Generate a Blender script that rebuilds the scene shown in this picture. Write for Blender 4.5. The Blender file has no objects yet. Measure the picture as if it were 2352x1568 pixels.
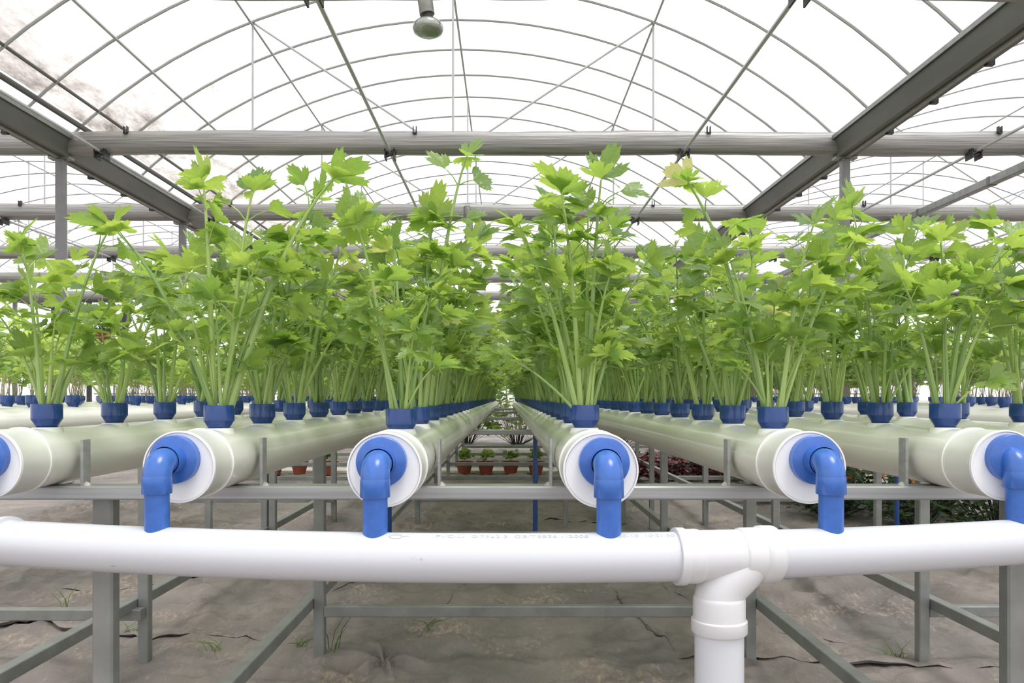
import bpy, math, random
from mathutils import Vector, Matrix, noise

# ------------------------------------------------------------------ camera, world, light
S = bpy.context.scene
C = S.collection
CAM_H = 0.88                       # camera height above the ground
F = 1800.0                         # focal length in pixels of the 2352 px wide frame
cd = bpy.data.cameras.new('camera'); cam = bpy.data.objects.new('camera', cd); C.objects.link(cam)
cd.sensor_fit = 'HORIZONTAL'; cd.sensor_width = 36.0
cd.lens = 36.0 * F / 2352.0
cd.shift_x = 12.0 / 2352.0
cd.shift_y = 127.0 / 2352.0
cd.clip_start = 0.05; cd.clip_end = 400
cam.location = (0, 0, CAM_H); cam.rotation_euler = (math.radians(90), 0, 0)
S.camera = cam

world = bpy.data.worlds.new('overcast'); S.world = world; world.use_nodes = True
bg = world.node_tree.nodes['Background']
bg.inputs[0].default_value = (1.0, 1.0, 1.0, 1); bg.inputs[1].default_value = 1.27

sd = bpy.data.lights.new('sun', 'SUN'); sd.energy = 1.9; sd.angle = math.radians(24); sd.color = (1.0, 0.98, 0.95)
sun = bpy.data.objects.new('sun', sd); C.objects.link(sun)
sun.rotation_euler = (Vector((0.0, 0.0, 0.0)) - Vector((0.25, -0.25, 1.0))).to_track_quat('-Z', 'Y').to_euler()
sun.location = (3, -5, 12)

S.view_settings.view_transform = 'Standard'; S.view_settings.look = 'None'
S.view_settings.gamma = 1.0; S.view_settings.use_curve_mapping = False
S.view_settings.exposure = 0.20
S.cycles.max_bounces = 6; S.cycles.transparent_max_bounces = 12
S.cycles.transmission_bounces = 3; S.cycles.diffuse_bounces = 3; S.cycles.glossy_bounces = 3
S.cycles.caustics_reflective = False; S.cycles.caustics_refractive = False
S.cycles.use_denoising = True; S.cycles.use_adaptive_sampling = True; S.cycles.adaptive_threshold = 0.03; S.cycles.adaptive_min_samples = 12

# ------------------------------------------------------------------ materials
def nmat(name):
    m = bpy.data.materials.new(name); m.use_nodes = True
    nt = m.node_tree; nt.nodes.clear()
    out = nt.nodes.new('ShaderNodeOutputMaterial')
    return m, nt, out
def N(nt, typ, **kw):
    n = nt.nodes.new(typ)
    for k, v in kw.items(): setattr(n, k, v)
    return n
def L(nt, a, b): nt.links.new(a, b)

def plain(name, col, rough=0.5, metal=0.0, var=0.0, scale=8.0, stretch=(1, 1, 1), spec=0.5, bump=0.0, coords='Object', detail=4):
    """principled with a noise that varies the colour and, if asked, a fine relief"""
    m, nt, out = nmat(name)
    p = N(nt, 'ShaderNodeBsdfPrincipled')
    p.inputs['Base Color'].default_value = (*col, 1); p.inputs['Roughness'].default_value = rough
    p.inputs['Metallic'].default_value = metal; p.inputs['Specular IOR Level'].default_value = spec
    L(nt, p.outputs[0], out.inputs[0])
    if var or bump:
        tc = N(nt, 'ShaderNodeTexCoord'); mp = N(nt, 'ShaderNodeMapping'); mp.inputs['Scale'].default_value = stretch
        L(nt, tc.outputs[coords], mp.inputs[0])
        nz = N(nt, 'ShaderNodeTexNoise'); nz.inputs['Scale'].default_value = scale; nz.inputs['Detail'].default_value = detail
        L(nt, mp.outputs[0], nz.inputs['Vector'])
        if var:
            cr = N(nt, 'ShaderNodeValToRGB')
            cr.color_ramp.elements[0].position = 0.3; cr.color_ramp.elements[1].position = 0.7
            cr.color_ramp.elements[0].color = (*[c * (1 - var) for c in col], 1)
            cr.color_ramp.elements[1].color = (*[min(1, c * (1 + var)) for c in col], 1)
            L(nt, nz.outputs['Fac'], cr.inputs[0]); L(nt, cr.outputs[0], p.inputs['Base Color'])
        if bump:
            b = N(nt, 'ShaderNodeBump'); b.inputs['Strength'].default_value = bump; b.inputs['Distance'].default_value = 0.01
            L(nt, nz.outputs['Fac'], b.inputs['Height']); L(nt, b.outputs[0], p.inputs['Normal'])
    return m

def leaf_mat(name, top, trans, rough=0.34, mix=0.55, relief=False, spec=0.8):
    m, nt, out = nmat(name)
    oi = N(nt, 'ShaderNodeObjectInfo')
    tc = N(nt, 'ShaderNodeTexCoord')
    nz = N(nt, 'ShaderNodeTexNoise'); nz.inputs['Scale'].default_value = 9.0; nz.inputs['Detail'].default_value = 3
    L(nt, tc.outputs['Object'], nz.inputs['Vector'])
    add = N(nt, 'ShaderNodeMath', operation='ADD'); L(nt, oi.outputs['Random'], add.inputs[0]); L(nt, nz.outputs['Fac'], add.inputs[1])
    mr = N(nt, 'ShaderNodeMapRange'); mr.inputs[1].default_value = 0.3; mr.inputs[2].default_value = 1.7
    L(nt, add.outputs[0], mr.inputs[0])
    def ramp(c, lo, hi):
        r = N(nt, 'ShaderNodeValToRGB')
        r.color_ramp.elements[0].color = (c[0] * lo * 0.85, c[1] * lo, c[2] * lo, 1)
        r.color_ramp.elements[1].color = (min(1, c[0] * hi * 1.1), min(1, c[1] * hi), c[2] * hi, 1)
        L(nt, mr.outputs[0], r.inputs[0]); return r
    r1 = ramp(top, 0.75, 1.25); r2 = ramp(trans, 0.8, 1.2)
    p = N(nt, 'ShaderNodeBsdfPrincipled'); p.inputs['Roughness'].default_value = rough
    p.inputs['Specular IOR Level'].default_value = spec
    L(nt, r1.outputs[0], p.inputs['Base Color'])
    if relief:
        b = N(nt, 'ShaderNodeBump'); b.inputs['Strength'].default_value = 0.12; b.inputs['Distance'].default_value = 0.02
        n2 = N(nt, 'ShaderNodeTexVoronoi'); n2.inputs['Scale'].default_value = 8.0; L(nt, tc.outputs['Object'], n2.inputs['Vector'])
        L(nt, n2.outputs['Distance'], b.inputs['Height']); L(nt, b.outputs[0], p.inputs['Normal'])
    t = N(nt, 'ShaderNodeBsdfTranslucent'); L(nt, r2.outputs[0], t.inputs[0])
    mx = N(nt, 'ShaderNodeMixShader'); mx.inputs[0].default_value = mix
    L(nt, p.outputs[0], mx.inputs[1]); L(nt, t.outputs[0], mx.inputs[2]); L(nt, mx.outputs[0], out.inputs[0])
    return m

def film_mat(name, clear, tint=(0.97, 0.98, 0.98), dirt=False):
    """greenhouse film: lets most of the sky through, the rest is scattered"""
    m, nt, out = nmat(name)
    tr = N(nt, 'ShaderNodeBsdfTransparent'); tr.inputs[0].default_value = (1, 1, 1, 1)
    tl = N(nt, 'ShaderNodeBsdfTranslucent'); tl.inputs[0].default_value = (*tint, 1)
    df = N(nt, 'ShaderNodeBsdfDiffuse'); df.inputs[0].default_value = (*tint, 1)
    m1 = N(nt, 'ShaderNodeMixShader'); m1.inputs[0].default_value = 0.3
    L(nt, tl.outputs[0], m1.inputs[1]); L(nt, df.outputs[0], m1.inputs[2])
    m2 = N(nt, 'ShaderNodeMixShader'); m2.inputs[0].default_value = clear
    L(nt, m1.outputs[0], m2.inputs[1]); L(nt, tr.outputs[0], m2.inputs[2])
    last = m2
    if dirt:
        tc = N(nt, 'ShaderNodeTexCoord')
        mp = N(nt, 'ShaderNodeMapping'); mp.inputs['Scale'].default_value = (3.2, 0.9, 3.2)
        L(nt, tc.outputs['Object'], mp.inputs[0])
        n1 = N(nt, 'ShaderNodeTexNoise'); n1.inputs['Scale'].default_value = 2.2; n1.inputs['Detail'].default_value = 9; n1.inputs['Roughness'].default_value = 0.72
        L(nt, mp.outputs[0], n1.inputs['Vector'])
        sx = N(nt, 'ShaderNodeSeparateXYZ'); L(nt, tc.outputs['Object'], sx.inputs[0])
        # more of it where water stands: low on the film, along the eave
        low = N(nt, 'ShaderNodeMapRange'); low.inputs[1].default_value = 0.55; low.inputs[2].default_value = -0.05
        low.inputs[3].default_value = -0.16; low.inputs[4].default_value = 0.12
        L(nt, sx.outputs['Z'], low.inputs[0])
        n0 = N(nt, 'ShaderNodeTexNoise'); n0.inputs['Scale'].default_value = 0.55; L(nt, tc.outputs['Object'], n0.inputs['Vector'])
        ad = N(nt, 'ShaderNodeMath', operation='ADD'); L(nt, n1.outputs['Fac'], ad.inputs[0]); L(nt, low.outputs[0], ad.inputs[1])
        a2 = N(nt, 'ShaderNodeMath', operation='MULTIPLY_ADD'); L(nt, n0.outputs['Fac'], a2.inputs[0]); a2.inputs[1].default_value = 0.5; L(nt, ad.outputs[0], a2.inputs[2])
        mask = N(nt, 'ShaderNodeMapRange'); mask.inputs[1].default_value = 0.62; mask.inputs[2].default_value = 0.98
        mask.inputs[3].default_value = 0.22; mask.inputs[4].default_value = 0.9
        L(nt, a2.outputs[0], mask.inputs[0])
        cr = N(nt, 'ShaderNodeValToRGB')
        cr.color_ramp.elements[0].color = (0.60, 0.42, 0.31, 1); cr.color_ramp.elements[1].color = (0.06, 0.055, 0.045, 1)
        L(nt, mask.outputs[0], cr.inputs[0])
        t2 = N(nt, 'ShaderNodeBsdfTransparent'); L(nt, cr.outputs[0], t2.inputs[0])
        m3 = N(nt, 'ShaderNodeMixShader'); L(nt, mask.outputs[0], m3.inputs[0])
        L(nt, m2.outputs[0], m3.inputs[1]); L(nt, t2.outputs[0], m3.inputs[2]); last = m3
    L(nt, last.outputs[0], out.inputs[0])
    return m

def header_mat():
    m, nt, out = nmat('header_pvc')
    p = N(nt, 'ShaderNodeBsdfPrincipled'); p.inputs['Roughness'].default_value = 0.28
    p.inputs['Specular IOR Level'].default_value = 0.45
    tc = N(nt, 'ShaderNodeTexCoord')
    nz = N(nt, 'ShaderNodeTexNoise'); nz.inputs['Scale'].default_value = 160; nz.inputs['Detail'].default_value = 6; nz.inputs['Roughness'].default_value = 0.7
    L(nt, tc.outputs['Object'], nz.inputs['Vector'])
    total = None
    for cx, cy, cz, rx, rz, th in ((-0.132, 1.13, 0.646, 0.034, 0.013, 0.55), (-0.075, 1.13, 0.652, 0.022, 0.016, 0.64),
                                   (-0.600, 1.185, 0.622, 0.017, 0.006, 0.52), (0.745, 1.22, 0.645, 0.016, 0.005, 0.60)):
        mp = N(nt, 'ShaderNodeMapping'); mp.vector_type = 'POINT'
        mp.inputs['Location'].default_value = (-cx / rx, 0, -cz / rz); mp.inputs['Scale'].default_value = (1 / rx, 0, 1 / rz)
        L(nt, tc.outputs['Object'], mp.inputs[0])
        ln = N(nt, 'ShaderNodeVectorMath', operation='LENGTH'); L(nt, mp.outputs[0], ln.inputs[0])
        f = N(nt, 'ShaderNodeMapRange'); f.inputs[1].default_value = 1.0; f.inputs[2].default_value = 0.0; f.inputs[3].default_value = -0.35; f.inputs[4].default_value = 0.12
        L(nt, ln.outputs['Value'], f.inputs[0])
        s = N(nt, 'ShaderNodeMath', operation='ADD'); L(nt, nz.outputs['Fac'], s.inputs[0]); L(nt, f.outputs[0], s.inputs[1])
        g = N(nt, 'ShaderNodeMapRange'); g.inputs[1].default_value = th; g.inputs[2].default_value = th + 0.1; g.inputs[3].default_value = 0; g.inputs[4].default_value = 0.6
        L(nt, s.outputs[0], g.inputs[0])
        if total is None: total = g.outputs[0]
        else:
            a = N(nt, 'ShaderNodeMath', operation='MAXIMUM'); L(nt, total, a.inputs[0]); L(nt, g.outputs[0], a.inputs[1]); total = a.outputs[0]
    mx = N(nt, 'ShaderNodeMix', data_type='RGBA'); L(nt, total, mx.inputs[0])
    mx.inputs[6].default_value = (0.645, 0.66, 0.72, 1); mx.inputs[7].default_value = (0.30, 0.24, 0.19, 1)
    L(nt, mx.outputs[2], p.inputs['Base Color']); L(nt, p.outputs[0], out.inputs[0])
    return m

def floor_mat():
    m, nt, out = nmat('weed_mat')
    p = N(nt, 'ShaderNodeBsdfPrincipled'); p.inputs['Roughness'].default_value = 0.62; p.inputs['Specular IOR Level'].default_value = 0.35
    tc = N(nt, 'ShaderNodeTexCoord')
    def nz(scale, detail=5, rough=0.55, st=(1, 1, 1)):
        mp = N(nt, 'ShaderNodeMapping'); mp.inputs['Scale'].default_value = st; L(nt, tc.outputs['Object'], mp.inputs[0])
        n = N(nt, 'ShaderNodeTexNoise'); n.inputs['Scale'].default_value = scale; n.inputs['Detail'].default_value = detail; n.inputs['Roughness'].default_value = rough
        L(nt, mp.outputs[0], n.inputs['Vector']); return n.outputs['Fac']
    r = N(nt, 'ShaderNodeValToRGB'); e = r.color_ramp.elements
    e[0].position = 0.30; e[0].color = (0.155, 0.142, 0.137, 1); e[1].position = 0.72; e[1].color = (0.365, 0.316, 0.290, 1)
    L(nt, nz(1.6, 6, 0.6, (1, 0.7, 1)), r.inputs[0])
    # fold shading painted into the mat colour: darker lines along noise contours
    cz = N(nt, 'ShaderNodeMath', operation='SUBTRACT'); L(nt, nz(1.7, 4, 0.5, (1, 1.5, 1)), cz.inputs[0]); cz.inputs[1].default_value = 0.5
    ca = N(nt, 'ShaderNodeMath', operation='ABSOLUTE'); L(nt, cz.outputs[0], ca.inputs[0])
    cm = N(nt, 'ShaderNodeMapRange'); cm.inputs[1].default_value = 0.0; cm.inputs[2].default_value = 0.022; cm.inputs[3].default_value = 0.82; cm.inputs[4].default_value = 1.0; L(nt, ca.outputs[0], cm.inputs[0])
    cmul = N(nt, 'ShaderNodeVectorMath', operation='SCALE'); L(nt, r.outputs[0], cmul.inputs[0]); L(nt, cm.outputs[0], cmul.inputs['Scale'])
    # sandy dust in flecks
    d = N(nt, 'ShaderNodeMath', operation='MULTIPLY'); L(nt, nz(2.3, 3), d.inputs[0]); L(nt, nz(36, 5, 0.7, (1.6, 0.7, 1)), d.inputs[1])
    dm = N(nt, 'ShaderNodeMapRange'); dm.inputs[1].default_value = 0.300; dm.inputs[2].default_value = 0.42; dm.inputs[4].default_value = 0.75; L(nt, d.outputs[0], dm.inputs[0])
    mx = N(nt, 'ShaderNodeMix', data_type='RGBA'); L(nt, dm.outputs[0], mx.inputs[0]); L(nt, cmul.outputs[0], mx.inputs[6]); mx.inputs[7].default_value = (0.52, 0.41, 0.325, 1)
    L(nt, mx.outputs[2], p.inputs['Base Color'])
    w1 = N(nt, 'ShaderNodeTexWave', wave_type='BANDS', bands_direction='X'); w1.inputs['Scale'].default_value = 90; w1.inputs['Distortion'].default_value = 1.0
    L(nt, tc.outputs['Object'], w1.inputs['Vector'])
    b = N(nt, 'ShaderNodeBump'); b.inputs['Strength'].default_value = 0.15; b.inputs['Distance'].default_value = 0.01; L(nt, w1.outputs['Fac'], b.inputs['Height'])
    b2 = N(nt, 'ShaderNodeBump'); b2.inputs['Strength'].default_value = 0.9; b2.inputs['Distance'].default_value = 0.03; L(nt, nz(9, 6, 0.6, (1, 0.6, 1)), b2.inputs['Height'])
    L(nt, b.outputs[0], b2.inputs['Normal']); L(nt, b2.outputs[0], p.inputs['Normal'])
    L(nt, p.outputs[0], out.inputs[0])
    return m

M = {}
M['header'] = header_mat()
M['fitting'] = plain('fitting_pvc', (0.70, 0.705, 0.735), 0.32, var=0.02, scale=20)
M['gully'] = plain('gully_pvc', (0.90, 0.895, 0.84), 0.16, var=0.07, scale=5, stretch=(3, 0.35, 3), spec=0.55)
M['cap'] = plain('cap_pvc', (0.92, 0.92, 0.93), 0.30, var=0.02, scale=25)
M['socket'] = plain('socket_pvc', (0.87, 0.87, 0.83), 0.28, var=0.03, scale=8)
M['blue'] = plain('blue_pvc', (0.042, 0.140, 0.50), 0.25, var=0.10, scale=60, spec=0.6)
M['cup'] = plain('cup_blue', (0.011, 0.055, 0.235), 0.22, var=0.12, scale=30, spec=0.6)
M['plug'] = plain('growing_plug', (0.09, 0.08, 0.06), 0.9, var=0.3, scale=120)
M['galv'] = plain('galvanised', (0.27, 0.28, 0.275), 0.42, metal=0.3, var=0.16, scale=14, stretch=(1, 1, 1), bump=0.05)
M['galv_x'] = plain('galvanised_bright', (0.43, 0.44, 0.455), 0.36, metal=0.35, var=0.14, scale=26, stretch=(0.12, 2, 4), bump=0.05)
M['rib'] = plain('roof_steel', (0.50, 0.51, 0.52), 0.5, metal=0.2, var=0.1, scale=5)
M['gutter'] = plain('gutter_steel', (0.155, 0.155, 0.15), 0.5, metal=0.25, var=0.18, scale=3, stretch=(1, 0.3, 1))
M['post'] = plain('post_steel', (0.23, 0.23, 0.24), 0.5, metal=0.3, var=0.10, scale=8)
M['curtain'] = plain('shade_curtain', (0.31, 0.305, 0.295), 0.36, metal=0.25, var=0.28, scale=9, stretch=(0.18, 3, 7), bump=0.5, detail=7)
M['film'] = film_mat('film', 0.80)
M['film_dirty'] = film_mat('film_dirty', 0.78, dirt=True)
M['leaf'] = leaf_mat('celery_leaf', (0.20, 0.32, 0.10), (0.45, 0.63, 0.10), relief=True)
M['leaf_far'] = leaf_mat('celery_leaf_small', (0.20, 0.31, 0.10), (0.42, 0.58, 0.12))
M['leaf_pale'] = leaf_mat('seedling_leaf', (0.30, 0.45, 0.12), (0.62, 0.82, 0.20))
M['leaf_yellow'] = leaf_mat('yellowed_leaf', (0.48, 0.48, 0.20), (0.72, 0.74, 0.25))
M['leaf_dark'] = leaf_mat('shrub_leaf', (0.05, 0.10, 0.03), (0.10, 0.20, 0.04), mix=0.3)
M['leaf_red'] = leaf_mat('red_leaf', (0.13, 0.03, 0.035), (0.22, 0.04, 0.04), mix=0.3)
M['stem'] = leaf_mat('celery_stem', (0.42, 0.58, 0.20), (0.55, 0.72, 0.20), rough=0.3, mix=0.3)
M['stem_pink'] = leaf_mat('seedling_stem', (0.52, 0.46, 0.30), (0.55, 0.50, 0.3), mix=0.2)
M['floor'] = floor_mat()
M['soil'] = plain('outer_soil', (0.34, 0.30, 0.26), 0.9, var=0.2, scale=1.0)
M['terracotta'] = plain('terracotta', (0.33, 0.085, 0.05), 0.6, var=0.15, scale=12)
M['orange'] = plain('orange_petals', (0.75, 0.27, 0.02), 0.6, var=0.2, scale=30)
M['board'] = plain('foam_board', (0.80, 0.77, 0.70), 0.7, var=0.06, scale=6)
M['dark'] = plain('dark_steel', (0.05, 0.052, 0.055), 0.5, metal=0.3, var=0.2, scale=10)
M['lamp_body'] = plain('lamp_housing', (0.26, 0.265, 0.24), 0.45, metal=0.4, var=0.2, scale=12)
M['glass'] = plain('lamp_glass', (0.34, 0.36, 0.33), 0.12, metal=0.5, var=0.25, scale=9, spec=0.8)
M['wire'] = plain('wire', (0.55, 0.55, 0.52), 0.5, var=0.1)
M['ink'] = plain('printed_ink', (0.50, 0.51, 0.52), 0.6, var=0.1, scale=400)
M['grass'] = leaf_mat('weed_blade', (0.26, 0.36, 0.13), (0.40, 0.55, 0.18))
M['rust'] = plain('weld', (0.60, 0.57, 0.52), 0.8, var=0.3, scale=90, bump=0.6)

# ------------------------------------------------------------------ mesh building
class MB:
    def __init__(s): s.v = []; s.f = []; s.m = []; s.sm = []
    def add(s, vs, fs, mi=0, smooth=False):
        o = len(s.v); s.v += [tuple(v) for v in vs]
        for f in fs: s.f.append(tuple(i + o for i in f)); s.m.append(mi); s.sm.append(smooth)
        return s
    def box(s, x0, x1, y0, y1, z0, z1, mi=0):
        vs = [(x, y, z) for z in (z0, z1) for y in (y0, y1) for x in (x0, x1)]
        return s.add(vs, [(0, 2, 3, 1), (4, 5, 7, 6), (0, 1, 5, 4), (2, 6, 7, 3), (0, 4, 6, 2), (1, 3, 7, 5)], mi)
    def bar(s, x0, x1, y0, y1, z0, z1, r=0.003, axis='X', mi=0):
        """box with rounded long edges (a rectangular steel tube)"""
        if axis == 'X': a0, a1, b0, b1, l0, l1 = y0, y1, z0, z1, x0, x1
        elif axis == 'Y': a0, a1, b0, b1, l0, l1 = x0, x1, z0, z1, y0, y1
        else: a0, a1, b0, b1, l0, l1 = x0, x1, y0, y1, z0, z1
        q = [(a0 + r, b0), (a1 - r, b0), (a1, b0 + r), (a1, b1 - r), (a1 - r, b1), (a0 + r, b1), (a0, b1 - r), (a0, b0 + r)]
        vs = []
        for l in (l0, l1):
            for a, b in q: vs.append({'X': (l, a, b), 'Y': (a, l, b), 'Z': (a, b, l)}[axis])
        fs = [(i, (i + 1) % 8, 8 + (i + 1) % 8, 8 + i) for i in range(8)] + [tuple(range(7, -1, -1)), tuple(range(8, 16))]
        return s.add(vs, fs, mi)
    def tube(s, pts, rad, n=8, mi=0, cap=True, smooth=True, ref=None):
        pts = [Vector(p) for p in pts]; k = len(pts)
        if not hasattr(rad, '__len__'): rad = [rad] * k
        vs = []; u = None
        for i, p in enumerate(pts):
            t = (pts[min(i + 1, k - 1)] - pts[max(i - 1, 0)]).normalized()
            if u is None:
                r0 = Vector(ref) if ref else (Vector((0, 0, 1)) if abs(t.z) < 0.9 else Vector((1, 0, 0)))
                u = (r0 - t * r0.dot(t)).normalized()
            else: u = (u - t * u.dot(t)).normalized()
            w = t.cross(u)
            for j in range(n):
                a = 2 * math.pi * j / n
                vs.append(p + (u * math.cos(a) + w * math.sin(a)) * rad[i])
        fs = [(i * n + j, i * n + (j + 1) % n, (i + 1) * n + (j + 1) % n, (i + 1) * n + j) for i in range(k - 1) for j in range(n)]
        s.add(vs, fs, mi, smooth)
        if cap:
            s.add(vs[:n], [tuple(range(n - 1, -1, -1))], mi); s.add(vs[-n:], [tuple(range(n))], mi)
        return s
    def lathe(s, prof, n=24, axis='Z', o=(0, 0, 0), mi=0, smooth=True):
        """prof: list of (radius, height); a repeated height gives a hard step"""
        vs = []
        for r, h in prof:
            for j in range(n):
                a = 2 * math.pi * j / n; c, d = r * math.cos(a), r * math.sin(a)
                if axis == 'Z': vs.append((o[0] + c, o[1] + d, o[2] + h))
                elif axis == 'Y': vs.append((o[0] + c, o[1] + h, o[2] + d))
                else: vs.append((o[0] + h, o[1] + c, o[2] + d))
        fs = []
        for i in range(len(prof) - 1):
            for j in range(n):
                q = (i * n + j, i * n + (j + 1) % n, (i + 1) * n + (j + 1) % n, (i + 1) * n + j)
                fs.append(q if axis == 'Z' else (q if axis == 'X' else q[::-1]))
        s.add(vs, fs, mi, smooth)
        return s
    def mesh(s, name, mats, auto=True):
        me = bpy.data.meshes.new(name); me.from_pydata(s.v, [], s.f)
        for m in (mats if isinstance(mats, (list, tuple)) else [mats]): me.materials.append(M[m])
        me.polygons.foreach_set('material_index', s.m); me.polygons.foreach_set('use_smooth', s.sm)
        me.update()
        if auto and any(s.sm): me.set_sharp_from_angle(angle=math.radians(42))
        return me
    def build(s, name, mats, parent=None, **kw): return obj(name, s.mesh(name, mats), parent, **kw)

def obj(name, me, parent=None, label=None, cat=None, group=None, kind=None, loc=None):
    o = bpy.data.objects.new(name, me); C.objects.link(o)
    if parent: o.parent = parent
    if loc is not None: o.location = loc
    tag(o, label, cat, group, kind)
    return o
def tag(o, label=None, cat=None, group=None, kind=None):
    if label: o['label'] = label
    if cat: o['category'] = cat
    if group: o['group'] = group
    if kind: o['kind'] = kind
def empty(name, loc=(0, 0, 0), **kw):
    o = bpy.data.objects.new(name, None); C.objects.link(o); o.location = loc; o.empty_display_size = 0.1
    tag(o, **kw); return o

ORD = ['first', 'second', 'third', 'fourth', 'fifth', 'sixth', 'seventh', 'eighth', 'ninth', 'tenth', 'eleventh', 'twelfth', 'thirteenth',
       'fourteenth', 'fifteenth', 'sixteenth', 'seventeenth', 'eighteenth', 'nineteenth', 'twentieth']
TENS = {20: 'twenty', 30: 'thirty', 40: 'forty'}
def ordinal(i):                       # 0 -> first
    n = i + 1
    if n <= 20: return ORD[i]
    if n % 10 == 0: return {30: 'thirtieth', 40: 'fortieth'}[n]
    return TENS[n // 10 * 10] + '-' + ORD[n % 10 - 1]

# ------------------------------------------------------------------ floor
rng = random.Random(7)
def floor_h(x, y):
    """relief of the loose woven ground cover: swells, wrinkles, a pinned star and the ridges where sheets overlap"""
    h = 0.010 * noise.noise((x * 0.9, y * 0.7, 3.1))
    n1 = noise.noise((x * 2.6 + y * 0.5, y * 1.5, 0.7)); h += 0.020 * (1 - abs(n1)) ** 6
    n2 = noise.noise((x * 3.4 - y * 3.0, y * 4.2 + x * 2.2, 5.2)); n4 = noise.noise((x * 1.1, y * 0.9, 7.7))
    h += 0.042 * (1 - abs(n2)) ** 6 * max(0.0, 0.35 + n4 * 1.6)
    n5 = noise.noise((x * 7.5 + y * 2.0, y * 7.0 - x * 4.0, 2.2)); h += 0.020 * (1 - abs(n5)) ** 6 * max(0.0, 0.3 - n4 * 1.6)
    n3 = noise.noise((x * 12.0, y * 8.0 + x * 3, 9.1)); h += 0.0028 * (1 - abs(n3)) ** 4
    return h
TEARS = [   # edges where one sheet laps over the next: polylines on the ground
    [(-2.6, 3.03), (-1.75, 2.98), (-1.30, 2.86), (-1.05, 2.88), (-0.82, 2.85)],
    [(-2.1, 3.55), (-1.62, 3.62), (-1.28, 3.98)],
    [(0.55, 2.62), (0.98, 2.60), (1.35, 2.56), (1.8, 2.47)],
    [(0.72, 3.55), (0.98, 2.95), (1.25, 2.78), (1.36, 2.66)],
    [(-0.41, 2.585), (-0.33, 2.80), (-0.29, 3.10), (-0.20, 3.60), (-0.06, 4.4)],
    [(-0.405, 2.585), (-0.55, 2.645), (-0.68, 2.665)],
    [(0.46, 3.85), (0.49, 3.3), (0.53, 2.95), (0.60, 2.62)],
    [(0.92, 5.4), (1.18, 4.95), (1.5, 4.7), (1.75, 4.55)],
    [(0.25, 5.6), (0.62, 5.5), (0.95, 5.6)],
    [(-0.9, 3.3), (-0.72, 3.7), (-0.52, 4.3)],
]
TEAR_W = [0.030, 0.022, 0.028, 0.020, 0.011, 0.020, 0.011, 0.026, 0.028, 0.012]
xs = []; x = -3.6
while x < 3.6: xs.append(x); x += 0.022
ys = []; y = 2.05
while y < 13: ys.append(y); y *= 1.0065
b = MB(); nx = len(xs)
vs = [(x, y, floor_h(x, y) - 0.012) for y in ys for x in xs]
fs = [(j * nx + i, j * nx + i + 1, (j + 1) * nx + i + 1, (j + 1) * nx + i) for j in range(len(ys) - 1) for i in range(nx - 1)]
b.add(vs, fs, 0, True)
floor = obj('floor', b.mesh('floor', 'floor', auto=False), kind='structure')
floor['label'] = 'grey-brown woven weed mat lying in wrinkles under the gullies'
b = MB()
for x0, x1, y0, y1 in ((-30, -3.5, -8, 60), (3.5, 30, -8, 60), (-3.5, 3.5, -8, 2.1), (-3.5, 3.5, 12.8, 60)):
    b.add([(x0, y0, -0.008), (x1, y0, -0.008), (x1, y1, -0.008), (x0, y1, -0.008)], [(0, 1, 2, 3)])
b.build('mat_border', 'floor', floor)
for pl, w in zip(TEARS, TEAR_W):       # lapped edges: a raised, curled lip with a dark gap below it
    b = MB(); P = []
    for i in range(len(pl) - 1):
        (x0, y0), (x1, y1) = pl[i], pl[i + 1]; n = max(3, int(math.hypot(x1 - x0, y1 - y0) / 0.03))
        for k in range(n):
            t = k / n; P.append((x0 + (x1 - x0) * t, y0 + (y1 - y0) * t))
    P.append(pl[-1]); rows = []; np_ = len(P)
    for i, (x, y) in enumerate(P):
        x += 0.02 * noise.noise((x * 5, y * 5, 1)); y += 0.03 * noise.noise((x * 4, y * 4, 8))
        e = math.sin(math.pi * i / (np_ - 1)) ** 0.5; lift = w * 1.3 * e * max(0.0, 0.45 + 1.1 * noise.noise((x * 3.1, y * 3.1, 4)) + 0.5 * noise.noise((x * 11, 0, y * 9)))
        z = floor_h(x, y) - 0.012
        rows.append([(x, y + 0.10 + lift * 2, z - 0.004), (x, y + 0.04 + lift, z - 0.002 + lift * 0.7), (x, y + 0.008, z - 0.003 + lift), (x, y, z - 0.004 + lift * 0.85), (x, y + 0.012, z - 0.006 + lift * 0.5)])
    vs = [v for r in rows for v in r]
    fs = [(i * 5 + j, (i + 1) * 5 + j, (i + 1) * 5 + j + 1, i * 5 + j + 1) for i in range(np_ - 1) for j in range(4)]
    b.add(vs, fs, 0, True); b.build('lapped_edge', 'floor', floor)
# the mat is gathered and pinned at one spot: folds run out from it
b = MB(); na, nr_ = 96, 12; px, py = -0.405, 2.585; vs = []
for k in range(nr_ + 1):
    q = k / nr_
    for j in range(na):
        a = 2 * math.pi * j / na
        R_ = 0.13 + 0.16 * max(0, math.cos(a - 2.9)) ** 3 + 0.11 * max(0, math.cos(a - 1.2)) ** 4 + 0.06 * max(0, math.cos(a - 0.35)) ** 4
        r = 0.006 + R_ * q
        fold = max(0.0, math.cos(a * 6 + 0.5 + 2.2 * noise.noise((2 * math.cos(a), 2 * math.sin(a), 0)))) ** 1.5
        x, y = px + r * math.cos(a), py + r * math.sin(a) * 1.3
        vs.append((x, y, floor_h(x, y) - 0.013 + (0.052 * fold + 0.010) * math.sin(math.pi * min(1, q * 1.0)) ** 0.7 * (1 - q) ** 0.6 - (0.004 if q > 0.95 else 0)))
b.add(vs, [(k * na + j, k * na + (j + 1) % na, (k + 1) * na + (j + 1) % na, (k + 1) * na + j) for k in range(nr_) for j in range(na)], 0, True)
obj('pinned_folds', b.mesh('pinned_folds', 'floor', auto=False), floor)
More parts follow.
